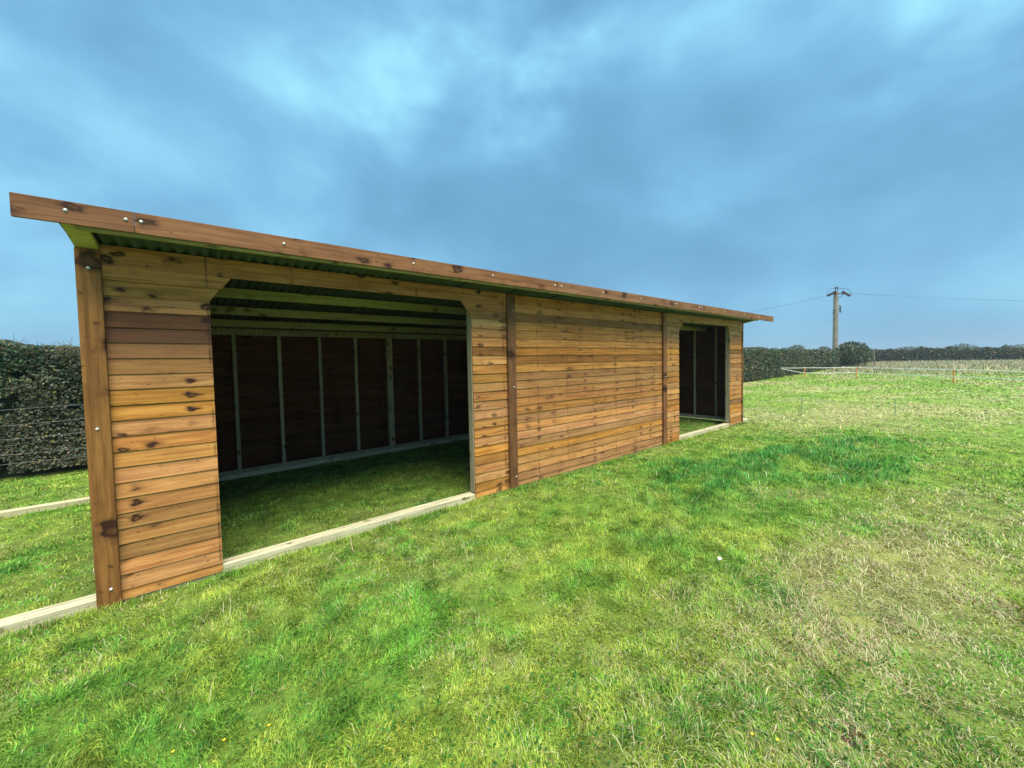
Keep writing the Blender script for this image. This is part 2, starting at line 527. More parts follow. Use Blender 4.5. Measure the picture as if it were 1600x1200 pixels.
# ------------------------------------------------------------------ ground: one sheet out to the horizon
def build_ground():
    rad = np.concatenate([[0.0], np.geomspace(0.35, 60, 150), np.geomspace(66, 800, 18)])
    na = 220
    ang = np.linspace(0, 2 * np.pi, na, endpoint=False)
    X = CAM[0] + rad[1:, None] * np.sin(ang); Y = CAM[1] + rad[1:, None] * np.cos(ang)
    xs = np.concatenate([[CAM[0]], X.ravel()]); ys = np.concatenate([[CAM[1]], Y.ravel()])
    zs = gh(xs, ys)
    nr = len(rad) - 1
    faces = [(0, 1 + j, 1 + (j + 1) % na) for j in range(na)]
    for i in range(nr - 1):
        q = 1 + i * na
        for j in range(na):
            k = (j + 1) % na
            faces.append((q + j, q + na + j, q + na + k, q + k))
    o = mesh_obj('field_ground', np.stack([xs, ys, zs], 1).tolist(), faces, M['ground'])
    r = np.hypot(xs - CAM[0], ys - CAM[1])
    lu, dr = lush(xs, ys)[:, None], dry(xs, ys)[:, None]
    live = 0.62 * GREEN + 0.38 * YGREEN
    sod = (live * 0.82 + np.array([0.03, 0.0, 0.02])) * (1 - lu * 0.7) + TEAL * lu * 0.7
    sod = sod * (1 - 0.6 * dr) + STRAW * 0.6 * 0.75 * dr
    floor = np.array([0.145, 0.235, 0.040]) * (1 - dr * 0.6) + np.array([0.34, 0.30, 0.12]) * dr * 0.5
    k = np.clip((r - 6) / 18, 0, 1)[:, None]
    c = floor * (1 - k) + sod * k
    # rough tall pasture beyond the tape
    far = np.clip((xs - 38) / 10, 0, 1)[:, None] * (r < 400)[:, None]
    c = c * (1 - 0.55 * far) + np.array([0.40, 0.36, 0.24]) * 0.55 * far
    at = o.data.attributes.new('col', 'FLOAT_COLOR', 'POINT')
    at.data.foreach_set('color', np.concatenate([c, np.ones((len(c), 1))], 1).astype(np.float32).ravel())
    for p in o.data.polygons:
        p.use_smooth = True
    tag(o, kind='structure')
    return o


build_ground()


# ------------------------------------------------------------------ blades
def np_mesh(name, V, F, C, mat, parent=None):
    """V (n,3), F (m,3) triangles, C (n,3) colour per vertex"""
    me = bpy.data.meshes.new(name)
    nv, nf = len(V), len(F)
    me.vertices.add(nv); me.vertices.foreach_set('co', V.astype(np.float32).ravel())
    me.loops.add(nf * 3); me.loops.foreach_set('vertex_index', F.astype(np.int32).ravel())
    me.polygons.add(nf)
    me.polygons.foreach_set('loop_start', np.arange(0, nf * 3, 3, dtype=np.int32))
    me.update(calc_edges=True)
    at = me.attributes.new('col', 'FLOAT_COLOR', 'POINT')
    at.data.foreach_set('color', np.concatenate([C, np.ones((nv, 1))], 1).astype(np.float32).ravel())
    me.materials.append(mat)
    return link(name, me, parent)


def blades(px, py, L_, W_, lean, col, two=True, z=None, az=None):
    n = len(px)
    az = rng.uniform(0, 2 * np.pi, n) if az is None else az
    if z is None:
        z = gh(px, py)
    base = np.stack([px, py, z - 0.006], 1)
    d = np.stack([np.cos(az), np.sin(az), np.zeros(n)], 1)
    tw = az + rng.normal(0, 0.5, n)
    w = np.stack([-np.sin(tw), np.cos(tw), np.zeros(n)], 1) * (W_ * 0.5)[:, None]
    up = np.array([0, 0, 1.0])
    sn, cs = np.sin(lean)[:, None], np.cos(lean)[:, None]
    LL = L_[:, None]
    if two:
        l1 = lean * 0.55
        mid = base + (d * np.sin(l1)[:, None] + up * np.cos(l1)[:, None]) * LL * 0.52
        l2 = np.minimum(lean * 1.5, 1.75)
        tip = mid + (d * np.sin(l2)[:, None] + up * np.cos(l2)[:, None]) * LL * 0.48
        V = np.stack([base - w, base + w, mid - w * 0.85, mid + w * 0.85, tip], 1).reshape(-1, 3)
        k = np.arange(n)[:, None] * 5
        F = np.concatenate([k + [0, 1, 3], k + [0, 3, 2], k + [2, 3, 4]], 0)
        C = np.repeat(col, 5, 0)
    else:
        tip = base + (d * sn + up * cs) * LL
        V = np.stack([base - w, base + w, tip], 1).reshape(-1, 3)
        F = np.arange(n * 3).reshape(-1, 3)
        C = np.repeat(col, 3, 0)
    return V, F, C


def join(parts):
    Vs, Fs, Cs = [], [], []
    k = 0
    for V, F, C in parts:
        Vs.append(V); Fs.append(F + k); Cs.append(C); k += len(V)
    return np.concatenate(Vs), np.concatenate(Fs), np.concatenate(Cs)


YAW = 0.6918


def scatter(n, r0, r1, power, half=R(64), out=0.0):
    """points in the wedge the camera looks over; density falls as r**-power"""
    u = rng.random(n)
    e = 2 - power
    r = (r0 ** e + u * (r1 ** e - r0 ** e)) ** (1 / e) if abs(e) > 1e-6 else r0 * (r1 / r0) ** u
    a = YAW + (rng.uniform(-half, half, n) if not out else rng.choice([-1, 1], n) * rng.uniform(half, out, n))
    return CAM[0] + r * np.sin(a), CAM[1] + r * np.cos(a), r


def blade_colour(x, y, r, straw_gain=1.0):
    n = len(x)
    lu, dr = lush(x, y), dry(x, y)
    yy = np.clip(fbm(x * 1.3 + 40, y * 1.3, 61) * 2.0 + fbm(x * 6.5, y * 6.5, 63, 2) * 1.5 - 1.25 + rng.normal(0, 0.26, n), 0, 1)[:, None]
    c = GREEN * (1 - yy) + YGREEN * yy
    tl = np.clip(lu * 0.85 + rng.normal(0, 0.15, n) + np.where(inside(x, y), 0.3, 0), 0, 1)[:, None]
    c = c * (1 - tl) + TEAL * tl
    c = c * rng.uniform(0.42, 1.5, (n, 1)) * rng.normal(1, 0.06, (n, 3))
    c = c * (0.42 + 1.1 * fbm(x * 8.5, y * 8.5, 131, 2) + 0.10)[:, None]
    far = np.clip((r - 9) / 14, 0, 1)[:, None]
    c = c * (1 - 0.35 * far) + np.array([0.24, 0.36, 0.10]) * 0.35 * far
    ctr = np.clip((x - 2.2) / 2.5 + (-y - 2.6) / 1.2, 0.35, 1)
    p = np.clip((0.035 + 0.70 * dr) * ctr, 0, 0.85) * np.where(inside(x, y), 0.3, 1)
    s = rng.random(n) < p
    sc = STRAW * rng.uniform(0.55, 1.15, (n, 1)) * rng.normal(1, 0.05, (n, 3))
    br = rng.random(n) < 0.22
    sc[br] = BROWN * rng.uniform(0.6, 1.3, (br.sum(), 1))
    c[s] = sc[s]
    return np.clip(c, 0.003, 0.75), s, lu, dr


def keep_mask(x, y):
    """no blades through the skids, the posts or the inside of the boards"""
    k = np.ones(len(x), bool)
    for y0, y1 in ((-0.034, 0.115), (3.14, 3.28)):
        k &= ~((x > -1.3) & (x < 11.38) & (y > y0) & (y < y1))
    k &= ~((x > -0.06) & (x < 0.06) & (y > -0.1) & (y < 3.2)) & ~((x > 10.92) & (x < 11.03) & (y > -0.1) & (y < 3.2))
    return k


def build_grass():
    parts = []
    for (n, r0, r1, pw, two, half, out) in ((340000, 0.9, 4.2, 0.9, True, R(64), 0), (270000, 4.0, 11.0, 1.4, True, R(64), 0), (330000, 10.0, 60.0, 1.75, False, R(64), 0),
                                            (90000, 0.9, 4.2, 0.9, True, R(64), R(150)), (50000, 4.0, 11.0, 1.4, True, R(64), R(120)), (20000, 0.05, 0.9, 0.3, True, R(180), 0)):
        x, y, r = scatter(n, r0, r1, pw, half, out)
        # clumping
        cl = np.clip(0.5 + 1.5 * (fbm(x * 6.5, y * 6.5, 71, 3) - 0.5), 0, 1)
        k = keep_mask(x, y) & (rng.random(n) < np.clip(0.22 + cl * 1.3, 0, 1))
        k &= (y < 5.55 + 0.03 * np.maximum(x, 0))
        x, y, r, cl = x[k], y[k], r[k], cl[k]
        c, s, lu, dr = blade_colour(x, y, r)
        n = len(x)
        ins = inside(x, y)
        L_ = (0.024 + 0.026 * rng.random(n) ** 1.5 + 0.095 * lu * rng.random(n)) * (0.6 + 0.8 * cl)
        L_ = L_ * np.where(s, 1.15, 1.0) * np.where(ins, 0.85, 1.0)
        W_ = np.maximum(0.0038, 0.0012 * r) * rng.uniform(0.7, 1.4, n)
        if not two:
            L_ = np.maximum(L_ * 1.1, 0.0030 * r) * rng.uniform(0.7, 1.5, n)
            W_ = 0.0026 * r * rng.uniform(0.6, 1.5, n)
        # blades lie over together in swathes
        az = 2 * np.pi * (fbm(x * 2.6, y * 2.6, 81, 2) * 3.0) + rng.normal(0, 1.0, n)
        lean = np.clip(rng.normal(0.98, 0.38, n) + 0.35 * s - 0.25 * lu, 0.05, 1.5)
        if not two:
            lean = np.clip(rng.normal(1.12, 0.22, n), 0.4, 1.45)
        parts.append(blades(x, y, L_, W_, lean, c, two, None, az))
    # longer fringe the mower missed, along the timbers
    n = 26000
    x = rng.uniform(-1.5, 11.6, n); y = np.where(rng.random(n) < 0.72, rng.uniform(-0.13, -0.036, n), rng.uniform(2.98, 3.13, n))
    k = (rng.random(n) < np.clip(fbm(x * 3.5, y * 3.5, 77, 3) * 2.2 - 0.55, 0.05, 1)) & ((x < -0.02) | (y < 0))
    x, y = x[k], y[k]; n = len(x)
    c, s, lu, dr = blade_colour(x, y, np.hypot(x - CAM[0], y - CAM[1]))
    parts.append(blades(x, y, rng.uniform(0.035, 0.085, n), rng.uniform(0.003, 0.007, n), np.clip(rng.normal(0.55, 0.35, n), 0.02, 1.3), c))
    V, F, C = join(parts)
    o = np_mesh('grass', V, F, C, M['grass'])
    tag(o, 'short green and yellowing pasture grass growing over the field', 'grass', kind='stuff')


build_grass()


def build_straw():
    """pale dead stems lying on the sward"""
    n = 30000
    x, y, r = scatter(n, 1.0, 16.0, 1.2)
    k = keep_mask(x, y) & ~inside(x, y) & (rng.random(n) < np.clip(0.02 + 0.85 * np.clip(dry(x, y) - 0.2, 0, 1), 0, 1)) & (y < 4.8)
    x, y, r = x[k], y[k], r[k]
    n = len(x)
    L_ = rng.uniform(0.05, 0.12, n) * np.where(rng.random(n) < 0.05, 2.4, 1.0)
    W_ = np.maximum(0.0022, 0.0009 * r) * rng.uniform(0.7, 1.3, n)
    lean = np.clip(rng.normal(1.25, 0.2, n), 0.7, 1.5)
    c = np.array([0.74, 0.66, 0.40]) * rng.uniform(0.6, 1.2, (n, 1)) * rng.normal(1, 0.04, (n, 3))
    z = gh(x, y) + rng.uniform(0.015, 0.05, n)
    V, F, C = blades(x, y, L_, W_, lean, np.clip(c, 0, 0.8), True, z)
    o = np_mesh('dead_grass_stems', V, F, C, M['grass'])
    tag(o, 'bleached dead grass stems lying across the sward', 'dead grass', kind='stuff')


build_straw()


def leaf_cards(P, size, col, nrm=None, aspect=0.6):
    """pointed four-sided leaves, folded a little along the rib"""
    n = len(P)
    a = rng.normal(size=(n, 3))
    if nrm is not None:
        a = a * 0.9 + nrm
    a /= np.linalg.norm(a, axis=1, keepdims=True) + 1e-9
    t = rng.normal(size=(n, 3)); t -= (t * a).sum(1, keepdims=True) * a
    t /= np.linalg.norm(t, axis=1, keepdims=True) + 1e-9
    b = np.cross(a, t)
    s = size[:, None]
    V = np.stack([P - t * s * 0.5, P + b * s * 0.5 * aspect + a * s * 0.09, P + t * s * 0.5, P - b * s * 0.5 * aspect + a * s * 0.09], 1).reshape(-1, 3)
    k = np.arange(n)[:, None] * 4
    F = np.concatenate([k + [0, 1, 2], k + [0, 2, 3]], 0)
    return V, F, np.repeat(col, 4, 0)


def build_clover():
    parts = []
    for cx, cy, sp, n in ((2.6, -3.55, 0.28, 700), (1.5, -2.75, 0.35, 700), (0.9, -1.75, 0.35, 600), (2.1, -3.0, 0.3, 500),
                          (3.1, -3.75, 0.3, 400), (1.0, -2.6, 0.3, 500), (3.4, -2.6, 0.4, 400), (0.2, -1.0, 0.35, 400)):
        x = rng.normal(cx, sp, n); y = rng.normal(cy, sp, n)
        z = gh(x, y) + rng.uniform(0.012, 0.045, n)
        P = np.stack([x, y, z], 1)
        c = np.array([0.055, 0.175, 0.030]) * rng.uniform(0.6, 1.5, (n, 1)) * rng.normal(1, 0.08, (n, 3))
        parts.append(leaf_cards(P, rng.uniform(0.010, 0.020, n), np.clip(c, 0, 1), np.array([0, 0, 1.4]), 0.85))
    V, F, C = join(parts)
    o = np_mesh('clover', V, F, C, M['grass'])
    tag(o, 'patches of small round clover leaves low in the grass', 'clover', kind='stuff')


build_clover()


# ------------------------------------------------------------------ field shelter
LX = 10.97
BAY = LX / 3
PITCH, ROW0 = 0.1093, -0.030
O1A, O1B, O3A, O3B = 0.685, 3.09, 7.888, 10.262
ZT = 2.352                 # head of the openings
SLOPE = 0.097
BACK = 3.16


def roof_z(y):
    return 2.497 - SLOPE * y       # underside (troughs) of the sheets


shelter = empty('field_shelter', (0, 0, 0))
tag(shelter, 'long brown timber field shelter with two wide openings on the grass', 'field shelter')

_boards = {}


def board_mesh(x0, x1, h, var, mat, cut=None):
    """feather-edged board, local origin at its lower left front: thick lower edge, thin top, uneven sawn edge"""
    key = (round(x1 - x0, 3), round(h, 3), var, mat.name, cut)
    if key in _boards:
        return _boards[key]
    r_ = random.Random(repr(key))
    ln = x1 - x0
    nseg = max(2, min(7, int(ln / 0.45)))
    prof = [(-0.0195, 0.0), (-0.0215, 0.0025), (-0.010, h), (-0.003, h), (-0.004, 0.0)]     # (y, z)
    V, F = [], []
    k = len(prof)
    for i in range(nseg + 1):
        u = i / nseg
        dz = r_.uniform(-0.0025, 0.0025); dy = r_.uniform(-0.0022, 0.0015)
        for (y, z) in prof:
            x = u * ln
            if cut:      # slanted end: (side, shift at top)
                side, sh = cut
                f = min(max(z, 0), PITCH) / PITCH
                if side == 'r' and i == nseg: x += sh * f
                if side == 'l' and i == 0: x -= sh * f
            V.append((x, y + (dy if z < h * 0.5 else 0), z + (dz if z < h * 0.5 else 0)))
    for i in range(nseg):
        for j in range(k):
            a, b_ = i * k + j, i * k + (j + 1) % k
            F.append((a, a + k, b_ + k, b_))
    F.append(tuple(range(k))); F.append(tuple(range(nseg * k + k - 1, nseg * k - 1, -1)))
    me = bpy.data.meshes.new('board')
    me.from_pydata(V, [], F); me.update()
    bm = bmesh.new(); bm.from_mesh(me); bmesh.ops.recalc_face_normals(bm, faces=bm.faces); bm.to_mesh(me); bm.free()
    me.materials.append(mat)
    _boards[key] = me
    return me


def put_board(x0, x1, z, parent, row, strip, mat, h=None, cut=None, red=0.0, rz=0.0, loc=None, jitter=True):
    h = h or PITCH + 0.018
    me = board_mesh(x0, x1, h, random.randrange(3), mat, cut)
    o = link('board', me, parent)
    o.location = loc if loc else (x0, 0, z)
    o.rotation_euler = (0, random.gauss(0, 0.0010) if jitter else 0, rz)
    # neighbours in a strip come from the same log, so the knots carry on from board to board
    o['seed'] = float(strip * 13.7 + (row // 5) * 3.31 + row * 0.085 + random.uniform(-0.02, 0.02))
    o['red'] = float(red)
    o['clear'] = {6: 0.35, 2: 0.15, 3: 0.3, 4: 0.3}.get(strip, 0.0)
    return o


# --- front wall
front = MB()
front.box(0.14, LX - 0.02, 0.03, 0.075, roof_z(0.05) - 0.10, roof_z(0.05) - 0.006, 0.003)          # top plate
front = front.build('front_wall', M['frame'], shelter)
front['seed'] = 1.0
NROW = 21
for k in range(NROW):
    z = ROW0 + k * PITCH
    zb = 0.012 if k == 0 else z
    h = (z + PITCH - zb) + 0.018
    cl = cr = None
    xa, xb = O1A, O1B
    cut = None
    if k == NROW - 1:       # row that meets the splayed corner
        cut = 0.078
    for strip, (x0, x1, side) in enumerate(((0.10, O1A, 'r'), (O1B, BAY - 0.012, 'l'), (2 * BAY + 0.012, O3A, 'r'), (O3B, LX - 0.012, 'l'))):
        red = 0.0
        if strip == 0 and k in (17, 18): red = 0.88
        elif strip == 1 and k in (16,): red = 0.6
        elif strip == 3 and k in (5, 16): red = 0.55
        elif random.random() < 0.10: red = random.uniform(0.15, 0.4)
        dx = random.uniform(-0.004, 0.004)
        put_board(x0, x1, zb, front, k, strip + 1, M['board'], h, (side, cut) if cut else None, red)
    put_board(BAY + 0.012, 2 * BAY - 0.012, zb, front, k, 6, M['board'], h, None, random.choice([0, 0, 0, 0.1, 0.2, 0.35]))
# top rows of the middle bay
for k in (NROW, NROW + 1):
    z = ROW0 + k * PITCH
    h = min(PITCH + 0.018, roof_z(-0.03) - 0.004 - z)
    put_board(BAY + 0.012, 2 * BAY - 0.012, z, front, k, 6, M['board'], h, None, 0.1)
# heads over the openings: splayed corner pieces and one long plank
zh = ROW0 + NROW * PITCH
for i, (xa, xb, x0, x1) in enumerate(((O1A, O1B, 0.10, BAY - 0.012), (O3A, O3B, 2 * BAY + 0.012, LX - 0.012))):
    s1 = 0.078
    s2 = s1 + (ZT - zh) * 0.72
    o = MB().prism([(x0, zh - 0.004), (xa + s1, zh - 0.004), (xa + s2, ZT), (x0, ZT)], -0.033, -0.008).build('head_corner_board', M['board'], front)
    o['seed'] = 31.0 + i; o['red'] = 0.15
    o = MB().prism([(xb - s1, zh - 0.004), (x1, zh - 0.004), (x1, ZT), (xb - s2, ZT)], -0.033, -0.008).build('head_corner_board', M['board'], front)
    o['seed'] = 33.0 + i; o['red'] = 0.1
    o = MB().box(x0, x1, -0.036, -0.008, ZT + 0.001, roof_z(-0.03) - 0.003, 0.002).build('head_board', M['board'], front)
    o['seed'] = 35.3 + i; o['red'] = 0.25
    # frame of the opening
    for q, (a, b_) in enumerate(((xa - 0.050, xa - 0.004), (xb + 0.004 - 0.012, xb + 0.036))):
        j = MB().box(a, b_, -0.001, 0.088, 0.078, roof_z(0.05) - 0.104, 0.003).build('jamb', M['frame'], front)
        j['seed'] = 40.0 + i * 2 + q
    j = MB().box(xa + 0.001, xb - 0.014, 0.0, 0.045, ZT + 0.012, ZT + 0.05, 0.003).build('lintel_rail', M['frame'], front)
    j['seed'] = 45.0 + i
for x in (0.30, BAY - 0.12, BAY + 0.12, BAY + 0.6, BAY + 1.2, BAY + 1.83, BAY + 2.4, BAY + 3.0, 2 * BAY - 0.1, 2 * BAY + 0.12, LX - 0.3):
    j = MB().box(x - 0.022, x + 0.022, -0.001, 0.07, 0.10, roof_z(0.05) - 0.104, 0.003).build('stud', M['frame'], front)
    j['seed'] = 50 + x


# --- skids
def skid(y0, y1, x0, x1, h, sd_):
    mb = MB()
    n = 14
    V, F = [], []
    for i in range(n + 1):
        x = x0 + (x1 - x0) * i / n
        w = 0.006 * math.sin(i * 1.7 + sd_)
        for (y, z) in ((y0 + 0.004, -0.06), (y0, h - 0.006), (y0 + 0.006, h), (y1 - 0.006, h), (y1, h - 0.006), (y1, -0.06)):
            V.append((x, y + w * 0.5, z + w * 0.4))
    for i in range(n):
        for j in range(6):
            a, b_ = i * 6 + j, i * 6 + (j + 1) % 6
            F.append((a, b_, b_ + 6, a + 6))
    F.append(tuple(range(5, -1, -1))); F.append(tuple(range(n * 6, n * 6 + 6)))
    mb.v, mb.f = V, F
    o = mb.build('skid', M['pale'], shelter)
    o['seed'] = 60.0 + sd_
    return o


skid(-0.004, 0.112, -1.3, 11.38, 0.062, 1.0)
skid(BACK + 0.004, BACK + 0.108, -1.3, 11.38, 0.055, 4.0)


# --- cover posts and their bolts
def bolt(parent, x, y, z, r=0.0078):
    mb = MB()
    mb.tube([(x, y + 0.002, z), (x, y - 0.004, z)], r * 1.25, 10)
    mb.tube([(x, y - 0.004, z), (x, y - 0.008, z), (x, y - 0.011, z)], [r, r * 0.85, r * 0.35], 10)
    return mb.build('bolt', M['zinc'], parent, True)


def cover_post(name, x0, x1, y0, y1, zt, seed, bolts, zb=-0.015):
    p = MB().box(x0, x1, y0, y1, zb, zt, 0.003).build(name, M['post'], shelter)
    p['seed'] = seed
    for x, z in bolts:
        bolt(p, x, y0, z)
    return p


cover_post('corner_post', 0.0, 0.118, -0.056, 0.02, 2.455, 3.3, ((0.060, 2.325), (0.055, 1.243), (0.072, 0.126)))
cover_post('joint_post', BAY - 0.065, BAY + 0.062, -0.058, -0.036, roof_z(-0.03) - 0.004, 5.1, ((BAY + 0.03, 2.286), (BAY + 0.02, 1.316), (BAY + 0.03, 0.162)))
cover_post('joint_post', 2 * BAY - 0.06, 2 * BAY + 0.062, -0.058, -0.036, roof_z(-0.03) - 0.004, 7.9, ((2 * BAY + 0.01, 2.28), (2 * BAY + 0.01, 1.3)))
cover_post('corner_post', LX - 0.04, LX + 0.012, -0.040, 0.02, roof_z(-0.03) - 0.01, 9.4, ())

# --- rafter ends under the canopy
for x0, x1, sd_ in ((0.004, 0.112, 2.0), (LX - 0.07, LX, 6.0)):
    V = []
    ya, yb = 0.03, -0.392
    for x in (x0, x1):
        V += [(x, ya, 2.430), (x, -0.052, 2.4575), (x, yb, 2.520), (x, yb, roof_z(yb) - 0.004), (x, ya, roof_z(ya) - 0.004)]
    F = [(0, 1, 2, 3, 4), (9, 8, 7, 6, 5)] + [(i, i + 5, (i + 1) % 5 + 5, (i + 1) % 5) for i in range(5)]
    mb = MB(); mb.v, mb.f = V, F
    o = mb.build('rafter_end', M['purlin'], shelter); o['seed'] = sd_

# --- rear and end walls
rear = MB()
rear.box(0.05, LX - 0.05, BACK - 0.008, BACK + 0.045, 0.060, 0.112, 0.003)
rear.box(0.05, LX - 0.05, BACK, BACK + 0.045, roof_z(BACK) - 0.085, roof_z(BACK) + 0.015, 0.003)
rear = rear.build('rear_wall', M['frame'], shelter); rear['seed'] = 2.2
sx = [0.43, 1.006, 1.574, 2.148, 2.718, 3.295, 3.345, 3.905, 4.484, 5.05, 5.63, 6.21, 6.79, 7.34, 7.92, 8.5, 9.08, 9.66, 10.24, 10.8]
for x in sx:
    j = MB().box(x - 0.024, x + 0.024, BACK - 0.002, BACK + 0.070, 0.113, roof_z(BACK) - 0.087, 0.003).build('stud', M['frame'], rear)
    j['seed'] = 70 + x
NB = int((roof_z(BACK) - 0.03 + 0.03) / PITCH)
for k in range(NB):
    z = ROW0 + k * PITCH
    zb = 0.067 if k == 0 else z
    h = min(z + PITCH - zb + 0.018, roof_z(BACK + 0.08) - 0.02 - zb)
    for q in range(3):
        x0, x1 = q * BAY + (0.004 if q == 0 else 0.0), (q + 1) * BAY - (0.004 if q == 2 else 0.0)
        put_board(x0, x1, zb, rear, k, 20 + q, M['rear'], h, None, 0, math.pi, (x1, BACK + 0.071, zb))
for name, x, sgn in (('end_wall', 0.0, -1), ('end_wall', LX, 1)):
    xi = 0.055 if sgn < 0 else LX - 0.10
    e = MB()
    e.box(xi, xi + 0.045, 0.10, BACK - 0.004, 0.03, 0.10, 0.003)
    e = e.build(name, M['frame'], shelter); e['seed'] = 80 + x
    for y in (0.58, 1.14, 1.70, 2.27, 2.83):
        j = MB().box(xi, xi + 0.045, y - 0.022, y + 0.022, 0.101, roof_z(y) - 0.03, 0.003).build('stud', M['frame'], e)
        j['seed'] = 85 + y + x
    xo = xi - 0.024 if sgn < 0 else xi + 0.046
    mb = MB()
    pol = [(0.03, roof_z(0.03) - 0.003), (BACK + 0.06, roof_z(BACK + 0.06) - 0.003), (BACK + 0.06, roof_z(BACK + 0.06) - 0.125), (0.03, roof_z(0.03) - 0.125)]
    n_ = len(pol)
    mb.v = [(xo, y, z) for y, z in pol] + [(xo + 0.022, y, z) for y, z in pol]
    mb.f = [tuple(range(n_)), tuple(range(2 * n_ - 1, n_ - 1, -1))] + [((i + 1) % n_, i, n_ + i, n_ + (i + 1) % n_) for i in range(n_)]
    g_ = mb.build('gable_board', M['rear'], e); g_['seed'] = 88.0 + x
    # planks that close the end, laid from outside
    for k in range(23):
        z = ROW0 + k * PITCH
        zb = 0.03 if k == 0 else z
        ylim = (2.497 - 0.012 - (zb + PITCH)) / SLOPE
        y1 = min(BACK + 0.06, ylim)
        if y1 < 0.3:
            continue
        h = z + PITCH - zb + 0.016
        if sgn < 0:
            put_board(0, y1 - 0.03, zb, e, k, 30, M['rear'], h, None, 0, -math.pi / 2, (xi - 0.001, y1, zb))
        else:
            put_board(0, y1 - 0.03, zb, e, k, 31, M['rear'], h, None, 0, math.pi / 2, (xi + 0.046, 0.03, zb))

# --- roof: purlins, corrugated sheets, fascia
for i, y in enumerate((0.815, 1.63, 2.40)):
    z = roof_z(y)
    a = MB()
    hb = 0.095
    a.box(0.06, LX - 0.06, y, y + 0.045, z - hb - 0.004, z - 0.006, 0.003)
    o = a.build('purlin', M['purlin'], shelter); o['seed'] = 90 + i * 2.3
a = MB().box(0.06, LX - 0.06, -0.39, -0.345, roof_z(-0.37) - 0.038, roof_z(-0.37) - 0.006, 0.003).build('eaves_batten', M['purlin'], shelter); a['seed'] = 97.0

WAVE = 0.0762
sheet_w = 10 * WAVE


def sheet_mesh():
    n = 10 * 8 + 5
    ys = (-0.385, 1.2, 3.36)
    V, F = [], []
    th = 0.0012
    for side in (0, 1):
        for y in ys:
            for i in range(n + 1):
                x = i * WAVE / 8
                V.append((x, y, roof_z(y) + 0.014 - 0.014 * math.cos(2 * math.pi * i / 8) + side * th))
    m_ = len(ys) * (n + 1)
    for side in (0, 1):
        for a in range(len(ys) - 1):
            for i in range(n):
                q = side * m_ + a * (n + 1) + i
                f = (q, q + 1, q + n + 2, q + n + 1)
                F.append(f if side else f[::-1])
    for i in range(n):     # eaves and rear edge
        F.append((i, i + 1, m_ + i + 1, m_ + i))
        q = (len(ys) - 1) * (n + 1) + i
        F.append((q + 1, q, m_ + q, m_ + q + 1))
    me = bpy.data.meshes.new('roof_sheet')
    me.from_pydata(V, [], F); me.update()
    me.materials.append(M['sheet'])
    for p in me.polygons: p.use_smooth = True
    return me


sm_ = sheet_mesh()
ns = int(LX / sheet_w) + 1
for i in range(ns):
    o = link('roof_sheet', sm_, shelter)
    o.location = (-0.01 + i * sheet_w * (LX - 0.02) / (ns * sheet_w), 0, 0.0018 * (i % 2))

FX = [-0.17, 0.322, 4.136, 7.96, 11.87]
fbolts = [0.034, 0.285, 0.354, 1.144, 2.2, 3.122, 4.079, 4.194, 5.031, 5.964, 7.037, 7.9, 8.02, 9.0, 10.0, 10.9]
for i in range(4):
    x0, x1 = FX[i] + (0.0012 if i else 0), FX[i + 1] - (0.0012 if i < 3 else 0)
    f = MB().box(x0, x1, -0.415, -0.394, 2.512, 2.643, 0.002).build('fascia_board', M['fascia'], shelter)
    f['seed'] = 101.0 + i * 1.9
    for bx in fbolts:
        if x0 < bx < x1:
            bolt(f, bx, -0.415, 2.588)


# ------------------------------------------------------------------ hedges
def hedge_front(x):
    return 5.45 + 0.010 * x + 0.045 * np.maximum(x - 30, 0)


def hedge_core(name, xs, y0f, dep, hh, parent):
    V, F = [], []
    for x in xs:
        y0 = float(y0f(x)) + 0.28 + random.uniform(-0.08, 0.08); y1 = y0 + dep - 0.5; h = hh(x) - 0.17 + random.uniform(-0.06, 0.06)
        V += [(x, y0, -0.05), (x, y0 + 0.02, h * 0.6), (x, y0 + 0.15, h), (x, y1 - 0.1, h), (x, y1, -0.05)]
    n = len(xs)
    for i in range(n - 1):
        for j in range(4):
            a = i * 5 + j
            F.append((a, a + 1, a + 6, a + 5))
    F.append((0, 1, 2, 3, 4)); F.append(tuple((n - 1) * 5 + j for j in (4, 3, 2, 1, 0)))
    return mesh_obj(name, V, F, M['core'], parent)


PAL = np.array([[0.042, 0.100, 0.048], [0.070, 0.125, 0.075], [0.120, 0.125, 0.088], [0.032, 0.085, 0.055], [0.19, 0.18, 0.075], [0.20, 0.12, 0.070]])


def pal_pick(n, w, P=None):
    i = rng.choice(len(PAL), n, p=np.array(w) / sum(w))
    return np.clip(PAL[i] * rng.uniform(0.5, 1.5, (n, 1)) * rng.normal(1, 0.08, (n, 3)), 0.004, 0.6)


